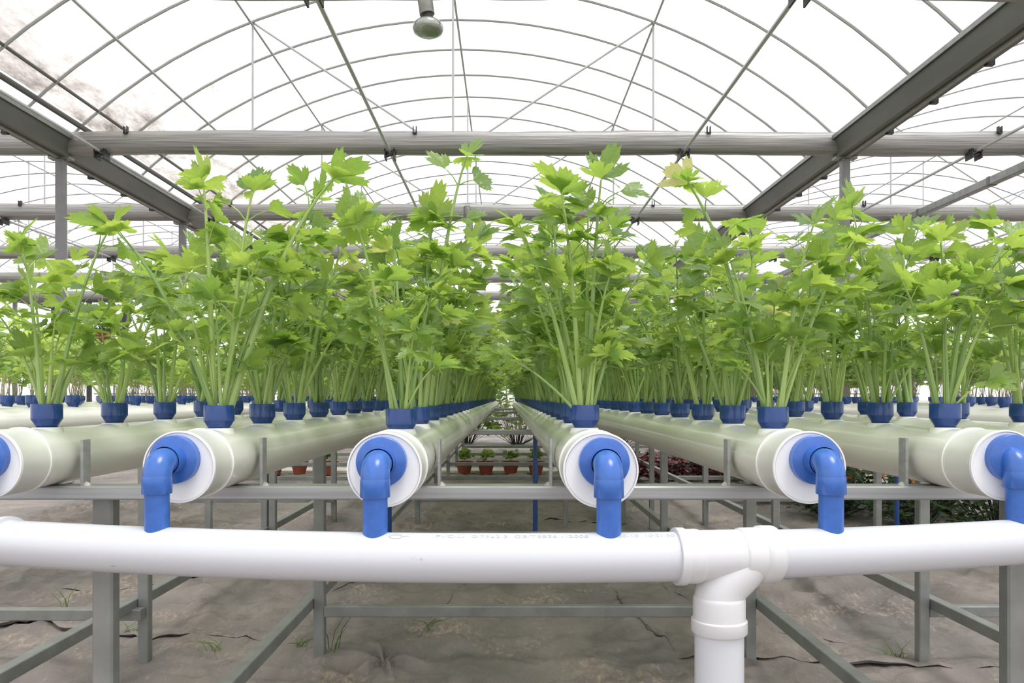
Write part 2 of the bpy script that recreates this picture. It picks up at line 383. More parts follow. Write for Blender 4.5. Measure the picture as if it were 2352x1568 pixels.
b = MB(); b.add([(-150, -150, -0.05), (150, -150, -0.05), (150, 200, -0.05), (-150, 200, -0.05)], [(0, 1, 2, 3)])
b.build('ground', 'soil', kind='structure')

# ------------------------------------------------------------------ roof
HG, HC = 2.57, 4.21                 # gutter and crown heights above the camera
SPAN, CX0 = 8.0, -0.55
RA = (16 + (HC - HG) ** 2) / (2 * (HC - HG))
def arch_z(d): return CAM_H + HC - (RA - math.sqrt(RA * RA - d * d))
ceiling = empty('ceiling', kind='structure', label='arched plastic film roof on thin steel ribs')
bays = [CX0 + SPAN * k for k in (-2, -1, 0, 1, 2)]
def arch_mesh(r, sides=6):
    b = MB(); n = 28
    b.tube([(-4 + 8 * i / n, 0, arch_z(-4 + 8 * i / n)) for i in range(n + 1)], r, sides, ref=(0, 1, 0)); return b.mesh('roof_rib', 'rib')
rib_me = arch_mesh(0.0150); rib_far = arch_mesh(0.0135, 4)
for bi, cx in enumerate(bays):
    k0 = -2 if bi in (1, 2, 3) else 6
    for k in range(k0, 24):
        y = 5.0 + 0.75 * k
        if bi == 2 and y < 4: continue
        obj('roof_rib', rib_me if y < 14 else rib_far, ceiling, loc=(cx, y, 0))
    for d, r in ((0.0, 0.013), (2.05, 0.012), (-2.05, 0.012), (-3.05, 0.014)):
        b = MB(); b.tube([(cx + d, 2, arch_z(d) - 0.03), (cx + d, 24, arch_z(d) - 0.03)], r, 6); b.build('purlin', 'rib', ceiling)
    b = MB(); n = 24; d0 = -3.78 if bi == 2 else -4.0
    ds = [d0 + (4.0 - d0) * i / n for i in range(n + 1)]
    vs = [(cx + d, yy, arch_z(d) + 0.02) for yy in (-6, 40) for d in ds]
    b.add(vs, [(i, i + 1, n + 2 + i, n + 1 + i) for i in range(n)], 0, True)
    if bi != 2: b.build('roof_film', 'film', ceiling)
    else:
        b = MB(); n = 18; d1 = -2.75
        ds = [d1 + (4.0 - d1) * i / n for i in range(n + 1)]
        b.add([(cx + d, yy, arch_z(d) + 0.02) for yy in (-6, 40) for d in ds], [(i, i + 1, n + 2 + i, n + 1 + i) for i in range(n)], 0, True)
        b.build('roof_film', 'film', ceiling)
        b = MB(); n = 8; ds = [d0 + (d1 - d0) * i / n for i in range(n + 1)]; z0 = arch_z(d0)
        b.add([(d - d0, yy, arch_z(d) + 0.02 - z0) for yy in (-6, 40) for d in ds], [(i, i + 1, n + 2 + i, n + 1 + i) for i in range(n)], 0, True)
        o = b.build('roof_film', 'film_dirty', ceiling); o.location = (cx + d0, 0, z0)
        o['label'] = 'grimy lower strip of roof film'
        for d, r in ((-3.80, 0.028), (-3.62, 0.016), (-3.9, 0.012)):    # roll-up edge of the vent
            b = MB(); b.tube([(cx + d, 1, arch_z(d)), (cx + d, 26, arch_z(d))], r, 8); b.build('vent_roll', 'gutter', ceiling)
TY = [4.84, 8.0, 11.0, 14.0, 17.0, 20.0]
for ty in TY:                         # truss webs in the arch planes
    for bi, cx in enumerate(bays):
        if bi in (0, 4) and ty < 9: continue
        zb = CAM_H + 2.60
        for (xa, za), (xb, zb2) in (((0, arch_z(0)), (0, zb)), ((-2.05, arch_z(2.05)), (-2.05, zb)), ((2.05, arch_z(2.05)), (2.05, zb)),
                                    ((-2.05, arch_z(2.05)), (-0.2, zb)), ((2.05, arch_z(2.05)), (0.2, zb))):
            b = MB(); b.tube([(cx + xa, ty + 0.02, za), (cx + xb, ty + 0.02, zb2)], 0.011, 6); b.build('truss_strut', 'rib', ceiling)
# end wall of film, far behind the plants
wall = empty('wall_back', kind='structure', label='white film end wall far behind the plants')
b = MB(); b.add([(-22, 40, 0), (22, 40, 0), (22, 40, 5.2), (-22, 40, 5.2)], [(0, 1, 2, 3)]); b.build('wall_film', 'film', wall)
for k in range(11):
    b = MB(); b.bar(-20.05 + 4 * k, -19.97 + 4 * k, 39.9, 39.98, 0, 4.9 if k % 2 == 0 else 5.2, axis='Z'); b.build('wall_stud', 'post', wall)
for z in (1.0, 2.2):
    b = MB(); b.bar(-21, 21, 39.85, 39.9, z, z + 0.06); b.build('wall_rail', 'post', wall)

GUT = [CX0 - 4 + SPAN * k for k in (-1, 0, 1, 2)]
GNAME = ['far left', 'left', 'right', 'far right']
for gi, gx in enumerate(GUT):
    g = empty('roof_gutter', (gx, 0, CAM_H + HG), cat='gutter',
              label='%s steel roof gutter running back above the %s of the rows' % (['thin distant', 'dark', 'broad dark grey', 'thin distant'][gi], ['far left', 'left side', 'right side', 'far right'][gi]))
    b = MB(); w, d = 0.15, 0.13
    q = [(-w, 0.06), (-w * 0.55, -d), (w * 0.55, -d), (w, 0.06), (w * 0.93, 0.06), (w * 0.5, -d + 0.012), (-w * 0.5, -d + 0.012), (-w * 0.93, 0.06)]
    vs = [(a, yy, c) for yy in (0.5, 26) for a, c in q]
    b.add(vs, [(i, (i + 1) % 8, 8 + (i + 1) % 8, 8 + i) for i in range(8)] + [tuple(range(7, -1, -1)), tuple(range(8, 16))]); b.build('channel', 'gutter', g)
    b = MB(); b.box(-w - 0.012, -w, 0.5, 26, 0.03, 0.07); b.build('lip', 'galv', g)
    b = MB(); b.box(w, w + 0.012, 0.5, 26, 0.03, 0.07); b.build('lip', 'galv', g)
    b = MB(); b.bar(-0.02, 0.02, 0.5, 26, -d - 0.02, -d, axis='Y'); b.build('bottom_strip', 'galv', g)
    for k in range(22):
        if gi in (1, 2):
            yk = 4.25 + 0.75 * k
            sx = -1 if gi == 1 else 1; xc = sx * w * 0.62
            b = MB(); b.box(xc - 0.03, xc + 0.03, yk - 0.02, yk + 0.02, -d - 0.012, -d * 0.75); b.build('gutter_clip', 'dark', g)
    for k, ty in enumerate(TY):
        if gi in (0, 3) and k < 2: continue
        p = empty('support_post', (gx, ty, 0), cat='post', group='roof posts',
                  label='grey steel post holding the %s gutter, %s in its row' % (GNAME[gi], ORD[k] if gi in (1, 2) else ORD[k - 2]))
        b = MB(); b.bar(-0.042, 0.042, -0.042, 0.042, 0, CAM_H + HG - 0.13, 0.008, 'Z'); b.build('shaft', 'post', p)
        b = MB(); b.box(-0.09, 0.09, -0.09, 0.09, 0, 0.012); b.build('foot_plate', 'galv', p)
        b = MB(); b.box(-0.11, 0.11, -0.05, 0.05, CAM_H + HG - 0.15, CAM_H + HG - 0.13); b.build('head_plate', 'galv', p)
RODS = [-7.03, -4.10, -1.18, 1.79, 4.73, 7.6]
CN = ['nearest', 'second', 'third', 'fourth', 'fifth', 'sixth']
for k, ty in enumerate(TY):
    cu = empty('folded_shade_curtain', (0, ty, CAM_H), cat='curtain', group='folded shade curtains',
               label=('silvery shade curtain gathered along the %s roof truss %s' % (CN[k] if k == 0 else CN[k] + ' nearest', 'at the top edge' if k == 0 else 'above the plants' if k == 1 else 'among the leaf tops')))
    b = MB(); nl = 300 if k < 3 else 120; nr = 12; vs = []
    x0, x1 = -16, 16
    for i in range(nl + 1):
        x = x0 + (x1 - x0) * i / nl
        for j in range(nr):
            a = 2 * math.pi * j / nr; ca, sa = math.cos(a), math.sin(a)
            e = (abs(ca) ** 4 + abs(sa) ** 4) ** -0.25
            nzv = noise.noise((x * 0.8, ca * 1.2 + k * 5, sa * 2.5)); nz2 = noise.noise((x * 3.0, ca * 3, sa * 3 + k))
            r = 1 + 0.10 * nzv + 0.06 * nz2
            sag = 0.012 * noise.noise((x * 0.5, k * 3.3, 0))
            vs.append((x, 0.085 * ca * e * r, 2.585 + sag + 0.112 * sa * e * r))
    fs = [(i * nr + j, i * nr + (j + 1) % nr, (i + 1) * nr + (j + 1) % nr, (i + 1) * nr + j) for i in range(nl) for j in range(nr)]
    b.add(vs, fs, 0, True); o = obj('curtain_bundle', b.mesh('curtain_bundle', 'curtain', auto=False), cu)
    for rx in RODS:
        b = MB(); b.box(rx - 0.052, rx - 0.04, -0.13, 0.0, 2.40, 2.50); b.box(rx + 0.04, rx + 0.052, -0.13, 0.0, 2.40, 2.50); b.box(rx - 0.05, rx + 0.05, -0.13, 0.0, 2.466, 2.485)
        b.tube([(rx - 0.04, -0.10, 2.42), (rx + 0.04, -0.10, 2.45)], 0.014, 6); b.build('hanger_bracket', 'dark', cu)
        if k < 3:
            cxp = rx + 0.25; b = MB()
            b.box(cxp - 0.02, cxp - 0.012, -0.10, -0.06, 2.66, 2.73); b.box(cxp + 0.012, cxp + 0.02, -0.10, -0.06, 2.66, 2.73); b.box(cxp - 0.02, cxp + 0.02, -0.10, -0.06, 2.655, 2.668); b.build('clip', 'dark', cu)
for i, rx in enumerate(RODS):
    b = MB(); b.tube([(rx, 1.5, CAM_H + 2.475), (rx, 22, CAM_H + 2.475)], 0.016, 6)
    b.build('drive_rod', 'rib', label='thin dark curtain drive rod, %s from the left, running back below the trusses' % ORD[i], cat='rod', group='curtain drive rods')
t = empty('overhead_rail', (5.40, 0, CAM_H + 2.40), label='light square steel rail hung below the trusses on the right', cat='rail')
b = MB(); b.bar(-0.045, 0.045, 6.8, 20, -0.045, 0.045, 0.006, 'Y'); b.build('rail_tube', 'galv', t)
for k in range(9):
    b = MB(); b.bar(-0.05, 0.05, 7.2 + 1.5 * k, 7.25 + 1.5 * k, -0.05, 0.05, 0.006, 'Y'); b.build('rail_sleeve', 'gutter', t)

def lamp(x, y, z, label):
    t = empty('hanging_lamp', (x, y, z), label=label, cat='lamp', group='roof lamps')
    Lx = -0.055
    b = MB(); b.tube([(Lx * 0.1, 0, 0.085), (Lx, 0, 0.43)], [0.047, 0.047], 10, ref=(0, 1, 0)); b.build('ballast_box', 'lamp_body', t)
    b = MB(); b.lathe([(0.032, 0.046), (0.032, 0.10)], 16); b.build('socket', 'dark', t)
    b = MB(); b.lathe([(0.034, 0.048), (0.070, 0.042), (0.090, 0.020), (0.095, -0.002), (0.084, -0.026), (0.055, -0.042), (0.0005, -0.047)], 24); b.build('glass_reflector', 'glass', t)
    b = MB(); b.tube([(Lx - 0.055, -0.02, 0.33), (Lx - 0.07, -0.02, 0.25), (Lx - 0.055, -0.02, 0.20)], 0.0025, 5); b.tube([(Lx + 0.06, 0, 0.40), (0.06, 0, 0.22)], 0.003, 5); b.build('cable', 'wire', t)
    return t
l1 = lamp(-0.475, 4.73, CAM_H + 2.222, 'bulbous glass lamp on a grey box hanging near the top edge')
l2 = lamp(-0.50, 10.9, CAM_H + 2.22, 'small distant lamp hanging below the third truss')

# ------------------------------------------------------------------ gullies
GX = [-0.885, -0.5375, -0.193, 0.1475, 0.4925, 0.8375, 1.1825]
CAPY = [1.335, 1.285, 1.235, 1.228, 1.275, 1.315, 1.37]
CUP0 = [1.508, 1.464, 1.430, 1.485, 1.449, 1.497, 1.535]
GZ = CAM_H - 0.115; GR = 0.055; GEND = 12.7; PITCH = 0.26
GN = ['leftmost gully', 'second gully from left', 'third gully from left', 'fourth gully from left', 'fifth gully from left', 'sixth gully from left', 'rightmost gully']
def collar_mesh():
    b = MB(); n = 20; vs = []
    for r, h in ((0.030, None), (0.026, 0.0015), (0.021, 0.0022), (0.020, -0.006)):
        for j in range(n):
            a = 2 * math.pi * j / n; x, y = r * math.cos(a), r * math.sin(a)
            z = (math.sqrt(GR * GR - x * x) - GR - 0.001) if h is None else h
            vs.append((x, y, z))
    b.add(vs, [(i * n + j, i * n + (j + 1) % n, (i + 1) * n + (j + 1) % n, (i + 1) * n + j) for i in range(3) for j in range(n)], 0, True)
    return b.mesh('collar', 'gully')
collar_me = collar_mesh()
def ncups(g): return int((GEND - 0.15 - CUP0[g]) / PITCH) + 1
for g, gx in enumerate(GX):
    cy = CAPY[g]
    t = empty('growing_gully', (gx, cy, GZ), cat='gully', group='white growing gullies',
              label='white plastic growing pipe full of blue cups, %s' % GN[g])
    b = MB(); L_ = GEND - cy
    b.lathe([(GR, 0.05), (GR, L_ * 0.25), (GR, L_ * 0.5), (GR, L_), (0.0005, L_)], 40, 'Y'); b.build('pipe', 'gully', t)
    b = MB()
    b.lathe([(0.0565, -0.001), (0.0592, 0.0), (0.0592, 0.006), (0.0582, 0.008), (0.0582, 0.086), (0.0602, 0.087), (0.0602, 0.093), (0.0555, 0.094)], 56, 'Y'); c = b.build('end_cap', 'socket', t)
    b = MB(); b.lathe([(0.0003, 0.0012), (0.0555, 0.0012), (0.0556, 0.0025), (0.0566, 0.0025), (0.0568, -0.0012), (0.0590, -0.001), (0.0594, 0.004)], 56, 'Y'); b.build('cap_face', 'cap', c)
    for i in range(ncups(g)):
        yy = CUP0[g] + PITCH * i
        if yy < 9: obj('collar', collar_me, t, loc=(0, yy - cy, GR))

# drain elbows at the gully ends
def hdr_y(x): return 1.160 + 0.185 * x * x
HZ = CAM_H - 0.2385; HR = 0.0365
for g in range(0, 6):
    gx, cy = GX[g], CAPY[g]
    ox = (0.0, -0.004, -0.003, 0.004, 0.006, 0.004)[g]
    oz = 0.013; ty = hdr_y(gx)
    t = empty('drain_elbow', (gx + ox, cy, GZ + oz), cat='pipe fitting', group='blue drain elbows',
              label='bright blue plastic elbow draining the %s into the white pipe below' % GN[g])
    b = MB(); b.lathe([(0.0003, -0.016), (0.0375, -0.016), (0.0392, -0.0145), (0.0392, 0.003)], 48, 'Y'); b.build('flange', 'blue', t)
    dy = ty - cy; R = 0.023
    pts = [(0, -0.012, 0)]
    for k in range(13):
        a = math.pi / 2 * k / 12
        pts.append((0, dy + R - R * math.sin(a), -R + R * math.cos(a)))
    pts += [(0, dy, -0.027), (0, dy, -0.046)]
    b = MB(); b.tube(pts, [0.0215] * (len(pts) - 1) + [0.0215], 32, cap=False, ref=(1, 0, 0))
    b.lathe([(0.0215, -0.020), (0.0222, -0.022), (0.0224, -0.0465), (0.0216, -0.0475), (0.018, -0.0475)], 32, 'Z', (0, dy, 0)); b.lathe([(0.0232, dy + R + 0.003), (0.0232, -0.012)], 32, 'Y') if dy + R + 0.003 < -0.014 else None
    b.build('elbow', 'blue', t)
    b = MB(); bot = HZ + HR * 0.55 - (GZ + oz); n = 32; vs = []
    for j in range(n):
        a = 2 * math.pi * j / n; x, yv = 0.0185 * math.cos(a), 0.0185 * math.sin(a); vs.append((x, dy + yv, -0.040))
    for j in range(n):
        a = 2 * math.pi * j / n; x, yv = 0.0185 * math.cos(a), 0.0185 * math.sin(a)
        vs.append((x, dy + yv, HZ + math.sqrt(HR * HR - yv * yv) - 0.002 - (GZ + oz)))
    b.add(vs, [(n + j, n + (j + 1) % n, (j + 1) % n, j) for j in range(n)], 0, True); b.build('drop_tube', 'blue', t)

# ------------------------------------------------------------------ white header pipe with its tee
hd = empty('collector_pipe', (0, 0, 0), cat='pipe', label='long white drain pipe with a downward tee crossing the foreground')
def hpath(a, b_, n): return [(a + (b_ - a) * i / n, hdr_y(a + (b_ - a) * i / n), HZ) for i in range(n + 1)]
TX = 0.3195                           # the tee's branch
b = MB(); b.tube(hpath(-0.835, TX - 0.050, 40), HR, 48, ref=(0, 0, 1)); b.build('pipe_section', 'header', hd)
b = MB(); b.tube(hpath(TX + 0.060, 1.35, 40), HR, 48, ref=(0, 0, 1)); b.build('pipe_section', 'header', hd)
b = MB(); b.tube(hpath(-1.4, -0.835, 20), HR, 48, ref=(0, 0, 1)); b.build('pipe_section', 'header', hd)
b = MB(); pts = hpath(-0.875, -0.815, 6); b.tube(pts, [0.040, 0.040, 0.040, 0.040, 0.0405, 0.0425, 0.0425], 40, ref=(0, 0, 1)); b.build('coupling', 'fitting', hd)
tee = MB()
xa, xb = TX - 0.068, TX + 0.090
prof = [(0.0, .0425), (.008, .0428), (.013, .0425), (.0135, .0405), (.032, .0405), (.036, .0395), (.037, .0382), (.098, .0382), (.099, .0400), (.103, .0408), (.128, .0408), (.130, .0430), (.138, .0434), (.150, .0432), (.154, .0420), (.158, .0375)]
pts = [(xa + s, hdr_y(xa + s), HZ) for s, r in prof]
tee.tube(pts, [r for s, r in prof], 56, ref=(0, 0, 1))
# swept branch: leaves the run from the right-hand side and turns down
by = hdr_y(TX); bp = []
for k in range(13):
    a = math.pi / 2 * k / 12
    bp.append((TX + 0.040 - 0.040 * math.sin(a), by, HZ - 0.034 - 0.0 + -0.022 * 0 - (1 - math.cos(a)) * 0.030))
tee.tube([(TX + 0.052, by, HZ - 0.004), (TX + 0.040, by, HZ - 0.014), (TX + 0.026, by, HZ - 0.026), (TX + 0.012, by, HZ - 0.038), (TX + 0.003, by, HZ - 0.051), (TX, by, HZ - 0.064), (TX, by, HZ - 0.070)],
         [0.030, 0.033, 0.035, 0.0362, 0.0366, 0.0367, 0.0367], 48, ref=(0, 1, 0), cap=False)
tee.lathe([(0.0366, -0.060), (0.0378, -0.062), (0.0386, -0.066), (0.0386, -0.094), (0.0412, -0.096), (0.0414, -0.113), (0.0400, -0.115), (0.036, -0.115)], 56, 'Z', (TX, by, HZ))
tee.build('tee_fitting', 'fitting', hd)
b = MB(); b.lathe([(0.0362, -0.10), (0.0362, -(HZ) - 0.02 + 0.0)], 48, 'Z', (TX, by, HZ)); b.build('drop_pipe', 'header', hd)
# faint print along the top of the pipe
def print_line(text, x0, width, ang, size):
    cu = bpy.data.curves.new('printed_text', 'FONT'); cu.body = text; cu.size = 1.0
    o = bpy.data.objects.new('tmp_text', cu); C.objects.link(o)
    bpy.context.view_layer.update()
    me = bpy.data.meshes.new_from_object(o.evaluated_get(bpy.context.evaluated_depsgraph_get()))
    bpy.data.objects.remove(o); me.name = 'printed_text'
    mx = max(v.co.x for v in me.vertices)
    for v in me.vertices:
        x = x0 + v.co.x / mx * width; a = ang + v.co.y * size / HR
        v.co = (x, hdr_y(x) - (HR + 0.0004) * math.cos(a), HZ + (HR + 0.0004) * math.sin(a))
    me.materials.clear(); me.materials.append(M['ink']); obj('printed_text', me, hd)
print_line('PVC-U  \u03a675x2.3  GB/T5836.1-2006', -0.105, 0.225, math.radians(63), 0.010)
print_line('20-10  10:21:50', 0.163, 0.085, math.radians(63), 0.010)
b = MB(); q = [(0.010 * math.cos(a * math.pi / 8), 0.0045 * math.sin(a * math.pi / 8)) for a in range(17)] + [(0.02, 0.001)]
pp = []
for dx, s in q:
    x = -0.163 + dx; a = math.radians(66) + s / HR; pp.append((x, hdr_y(x) - (HR + 0.0003) * math.cos(a), HZ + (HR + 0.0003) * math.sin(a)))
b.tube(pp, 0.0006, 4); b.build('printed_mark', 'ink', hd)

# ------------------------------------------------------------------ steel stand
BT = GZ - GR - 0.0005                  # level the gullies rest on
stand = empty('gully_stand', (0, 0, 0), cat='stand', label='galvanised steel tube stand carrying the row of white gullies')
def beam(y, x0=-1.35, x1=1.75, mat='galv_x'):
    b = MB(); b.bar(x0, x1, y, y + 0.052, BT - 0.026, BT, 0.003, 'X'); return b.build('cross_beam', mat, stand)
beam(1.492)
for k in range(1, 5): beam(1.492 + 2.56 * k)
for x in (-0.783, 0.990):
    b = MB(); b.bar(x - 0.020, x + 0.020, 1.515, 1.548, -0.02, BT - 0.026, 0.004, 'Z'); b.build('leg', 'galv', stand)
LX = [-1.200, -0.620, 0.806, 1.378]
FY = [2.60 + 1.42 * k for k in range(7)]
for y in FY:
    for x in LX:
        b = MB(); b.bar(x - 0.0175, x + 0.0175, y - 0.0175, y + 0.0175, -0.03, BT - 0.026 if y > 4.1 else BT, 0.003, 'Z'); b.build('leg', 'galv', stand)
    RZ = CAM_H - 0.709
    for x0, x1 in ((LX[1] + 0.0175, LX[2] - 0.0175), (-2.3, LX[0] + 0.012), (LX[3] + 0.0175, 2.3)):
        yo = -0.04 if x0 < -2 else 0.0
        b = MB(); b.bar(x0, x1, y - 0.0175 + yo, y + 0.0175 + yo, RZ - 0.0175, RZ + 0.0175, 0.002, 'X'); b.build('cross_rail', 'galv', stand)
for x in LX:
    b = MB(); b.bar(x - 0.0525, x - 0.0175, 1.2, 11.3, CAM_H - 0.70, CAM_H - 0.665, 0.002, 'Y') if x < 0 else b.bar(x + 0.0175, x + 0.0525, 1.2, 11.3, CAM_H - 0.70, CAM_H - 0.665, 0.002, 'Y'); b.build('long_rail', 'galv', stand)
for x, y in ((0.393, 5.23), (0.97, 5.23), (-1.24, 4.0)):
    b = MB(); b.bar(x - 0.016, x + 0.016, y, y + 0.032, -0.03, BT - 0.03, 0.003, 'Z'); b.build('leg', 'galv', stand)
for g, s in ((0, 1), (1, 1), (2, 1), (3, -1), (4, -1), (5, -1), (6, -1)):      # flat stops welded beside the gullies
    x = GX[g] + s * (GR + 0.006 + 0.004 * abs(g - 2.5)); zt = BT + 0.088 + 0.003 * (g % 2)
    b = MB(); b.bar(x - 0.0028, x + 0.0028, 1.500, 1.528, BT - 0.002, zt, 0.0006, 'Z'); st = b.build('gully_stop', 'galv_x', stand)
    b = MB(); b.lathe([(0.010, -0.001), (0.007, 0.004), (0.002, 0.007), (0.0003, 0.007)], 8, 'Z', (x + s * 0.003, 1.512, BT)); b.build('weld', 'rust', st)

# blue feed tubes standing between the ground and the gullies further back
for (x, y, lab) in ((-0.585, 3.90, 'thin dark blue tube standing behind the third drain elbow'), (GX[3], 4.05, 'dark blue upright tube with a sleeve below the fourth gully'), (2.14, 4.30, 'blue upright tube beside the flowering shrubs')):
    t = empty('feed_tube', (x, y, 0), label=lab, cat='pipe', group='blue feed tubes')
    b = MB(); b.lathe([(0.0125, 0), (0.0125, GZ - GR)], 16); b.build('tube', 'cup', t)
    b = MB(); b.lathe([(0.0128, 0.455), (0.0165, 0.455), (0.0165, 0.515), (0.0128, 0.515)], 16); b.build('sleeve', 'cup', t)

# ------------------------------------------------------------------ neighbouring beds of gullies
SIDE = []
for name, x0, sgn, dz, nrow, side in (('left', -1.72, -1, 0.022, 5, 'left'), ('right', 2.14, 1, 0.016, 5, 'right')):
    st = empty('side_stand', (x0, 0, 0), cat='stand', label='steel stand under the bed of young plants on the %s' % side)
    for y in (2.0, 4.5, 7.0, 9.5):
        b = MB(); b.bar(-0.2 if sgn > 0 else -1.7, 1.7 if sgn > 0 else 0.2, y, y + 0.05, BT + dz - 0.026, BT + dz, 0.003, 'X'); b.build('cross_beam', 'galv', st)
        for xx in (0.0, sgn * 1.4):
            b = MB(); b.bar(xx - 0.0175, xx + 0.0175, y + 0.005, y + 0.04, -0.02, BT + dz - 0.026, 0.003, 'Z'); b.build('leg', 'galv', st)
    for r in range(nrow):
        gx = x0 + sgn * 0.345 * r
        t = empty('growing_gully', (gx, 1.4, GZ + dz), cat='gully', group='white growing gullies',
                  label='white growing pipe of the %s bed, %s row from the main bed' % (side, ORD[r]))
        b = MB(); b.lathe([(0.0003, 0), (GR, 0), (GR, 4), (GR, 10.4), (0.0003, 10.4)], 24, 'Y'); b.build('pipe', 'gully', t)
        for i in range(38):
            SIDE.append((gx, 1.55 + 0.26 * i + 0.13 * (r % 2), dz, side, r, i))

# ------------------------------------------------------------------ cups
CT = -0.0155                             # cup rims relative to the camera height
def cup_mesh(n):
    b = MB(); R_ = 0.0275
    b.lathe([(0.0180, -0.060), (0.0182, -0.045), (0.0190, -0.0425), (R_, -0.0285), (R_, -0.0285), (R_, -0.0012), (R_ - 0.0008, 0.0), (R_ - 0.0028, 0.0), (R_ - 0.003, -0.02), (0.0004, -0.02)], n); return b.mesh('planting_cup', 'cup')
cup_near = cup_mesh(36); cup_far = cup_mesh(14)
ALL = []
for g in range(7):
    for i in range(ncups(g)):
        y = CUP0[g] + PITCH * i; ALL.append((y, GX[g], 0.0, 'main', g, i))
for gx, y, dz, side, r, i in SIDE: ALL.append((y, gx, dz, side, r, i))
def inframe(x, y): return -60 < 1164 + F * x / y < 2412
ALL = [a for a in ALL if inframe(a[1], a[0])]
ALL.sort(key=lambda a: a[0])
stuffcups = MB(); ncup = 0
for y, x, dz, side, g, i in ALL:
    cz = CAM_H + CT + dz - ({0: -0.002, 5: -0.003, 2: 0.006, 4: 0.003}.get(g, 0.0) if side == 'main' else 0)
    if ncup < 296:
        ncup += 1
        if side == 'main':
            lab = 'round blue planting cup, %s from the front in the %s' % (ordinal(i), GN[g]); grp = 'blue planting cups'
        else:
            lab = 'small blue cup, %s along the %s row of the %s bed' % (ordinal(i), ORD[g], side); grp = 'blue cups of the %s bed' % side
        obj('planting_cup', cup_near if y < 4 else cup_far, None, label=lab, cat='cup', group=grp, loc=(x, y, cz))
    else:
        stuffcups.lathe([(0.0185, -0.05), (0.0195, -0.037), (0.0275, -0.0265), (0.0275, 0.0), (0.0004, -0.015)], 8, 'Z', (x, y, cz))
if stuffcups.v: stuffcups.build('distant_cups', 'cup', label='distant blue cups crowded at the far ends of the gullies', cat='cups', kind='stuff')

# ------------------------------------------------------------------ celery
def leaflet_geo(seed, cols=27, rows=5, width=1.0):
    """one toothed, three-lobed blade; base at the origin, 1 long along +Y"""
    r_ = random.Random(seed); vs = [(0, 0, 0)]; fs = []
    droop = r_.uniform(0.10, 0.45); cup = r_.uniform(-0.05, 0.30); tw = r_.uniform(-0.35, 0.35); ph = r_.uniform(0, 6)
    amax = math.radians(r_.uniform(50, 70)); sl = r_.uniform(0.74, 0.92); cut = r_.uniform(-0.06, 0.20)
    bd = []
    for c in range(cols):
        u = -1 + 2 * c / (cols - 1); a = u * amax; d = abs(u)
        if d < 0.37: env = 0.46 + cut + (0.54 - cut) * math.cos(math.pi / 2 * d / 0.37) ** 0.5
        else:
            q = (d - 0.37) / 0.63
            env = 0.46 + cut + (sl - 0.46 - cut) * max(0.0, math.sin(math.pi * min(1.0, q * 1.12))) ** 0.5 - 0.10 * max(0, q - 0.75) * 4
        env *= 1 + (0.07 if c % 2 == 1 else -0.075) * (1 if 0 < c < cols - 1 else 0) + r_.uniform(-0.035, 0.035)
        if c in (0, cols - 1): env *= 0.75
        bd.append((a, env))
    for k in range(1, rows + 1):
        s = k / rows
        for c, (a, env) in enumerate(bd):
            rr = s * (env if k == rows else (env * s ** 0.5 + (0.74 - 0.2 * abs(a)) * (1 - s ** 0.5)))
            aa = a * (0.45 + 0.55 * s ** 0.7)
            x = rr * math.sin(aa) * width; y = rr * math.cos(aa)
            z = cup * abs(x) * 0.9 - droop * y * y + tw * x * y + 0.035 * math.sin(a * 6 + ph) * s * s + 0.02 * math.sin(9 * y + ph)
            vs.append((x, y, z))
    for c in range(cols - 1): fs.append((0, 1 + c + 1, 1 + c))
    for k in range(rows - 1):
        for c in range(cols - 1):
            i0 = 1 + k * cols + c; fs.append((i0, i0 + 1, i0 + cols + 1, i0 + cols))
    return vs, fs
LEAF_HI = [leaflet_geo(100 + i) for i in range(9)]
LEAF_LO = [leaflet_geo(100 + i, 15, 3) for i in range(9)]
LEAF_XS = [leaflet_geo(100 + i, 9, 2) for i in range(9)]
def leaf_me(i, mat):
    b = MB(); b.add(*LEAF_HI[i], 0, True); return b.mesh('leaflet', mat, auto=False)
leaf_meshes = [leaf_me(i, 'leaf') for i in range(9)]
leaf_yellow = [leaf_me(i, 'leaf_yellow') for i in range(2)]

def frame(p, d, up, s):
    d = d.normalized(); x = d.cross(up)
    if x.length < 1e-3: x = d.cross(Vector((1, 0, 0)))
    x.normalize(); z = x.cross(d)
    return Matrix(((x.x * s, d.x * s, z.x * s, p.x), (x.y * s, d.y * s, z.y * s, p.y), (x.z * s, d.z * s, z.z * s, p.z), (0, 0, 0, 1)))

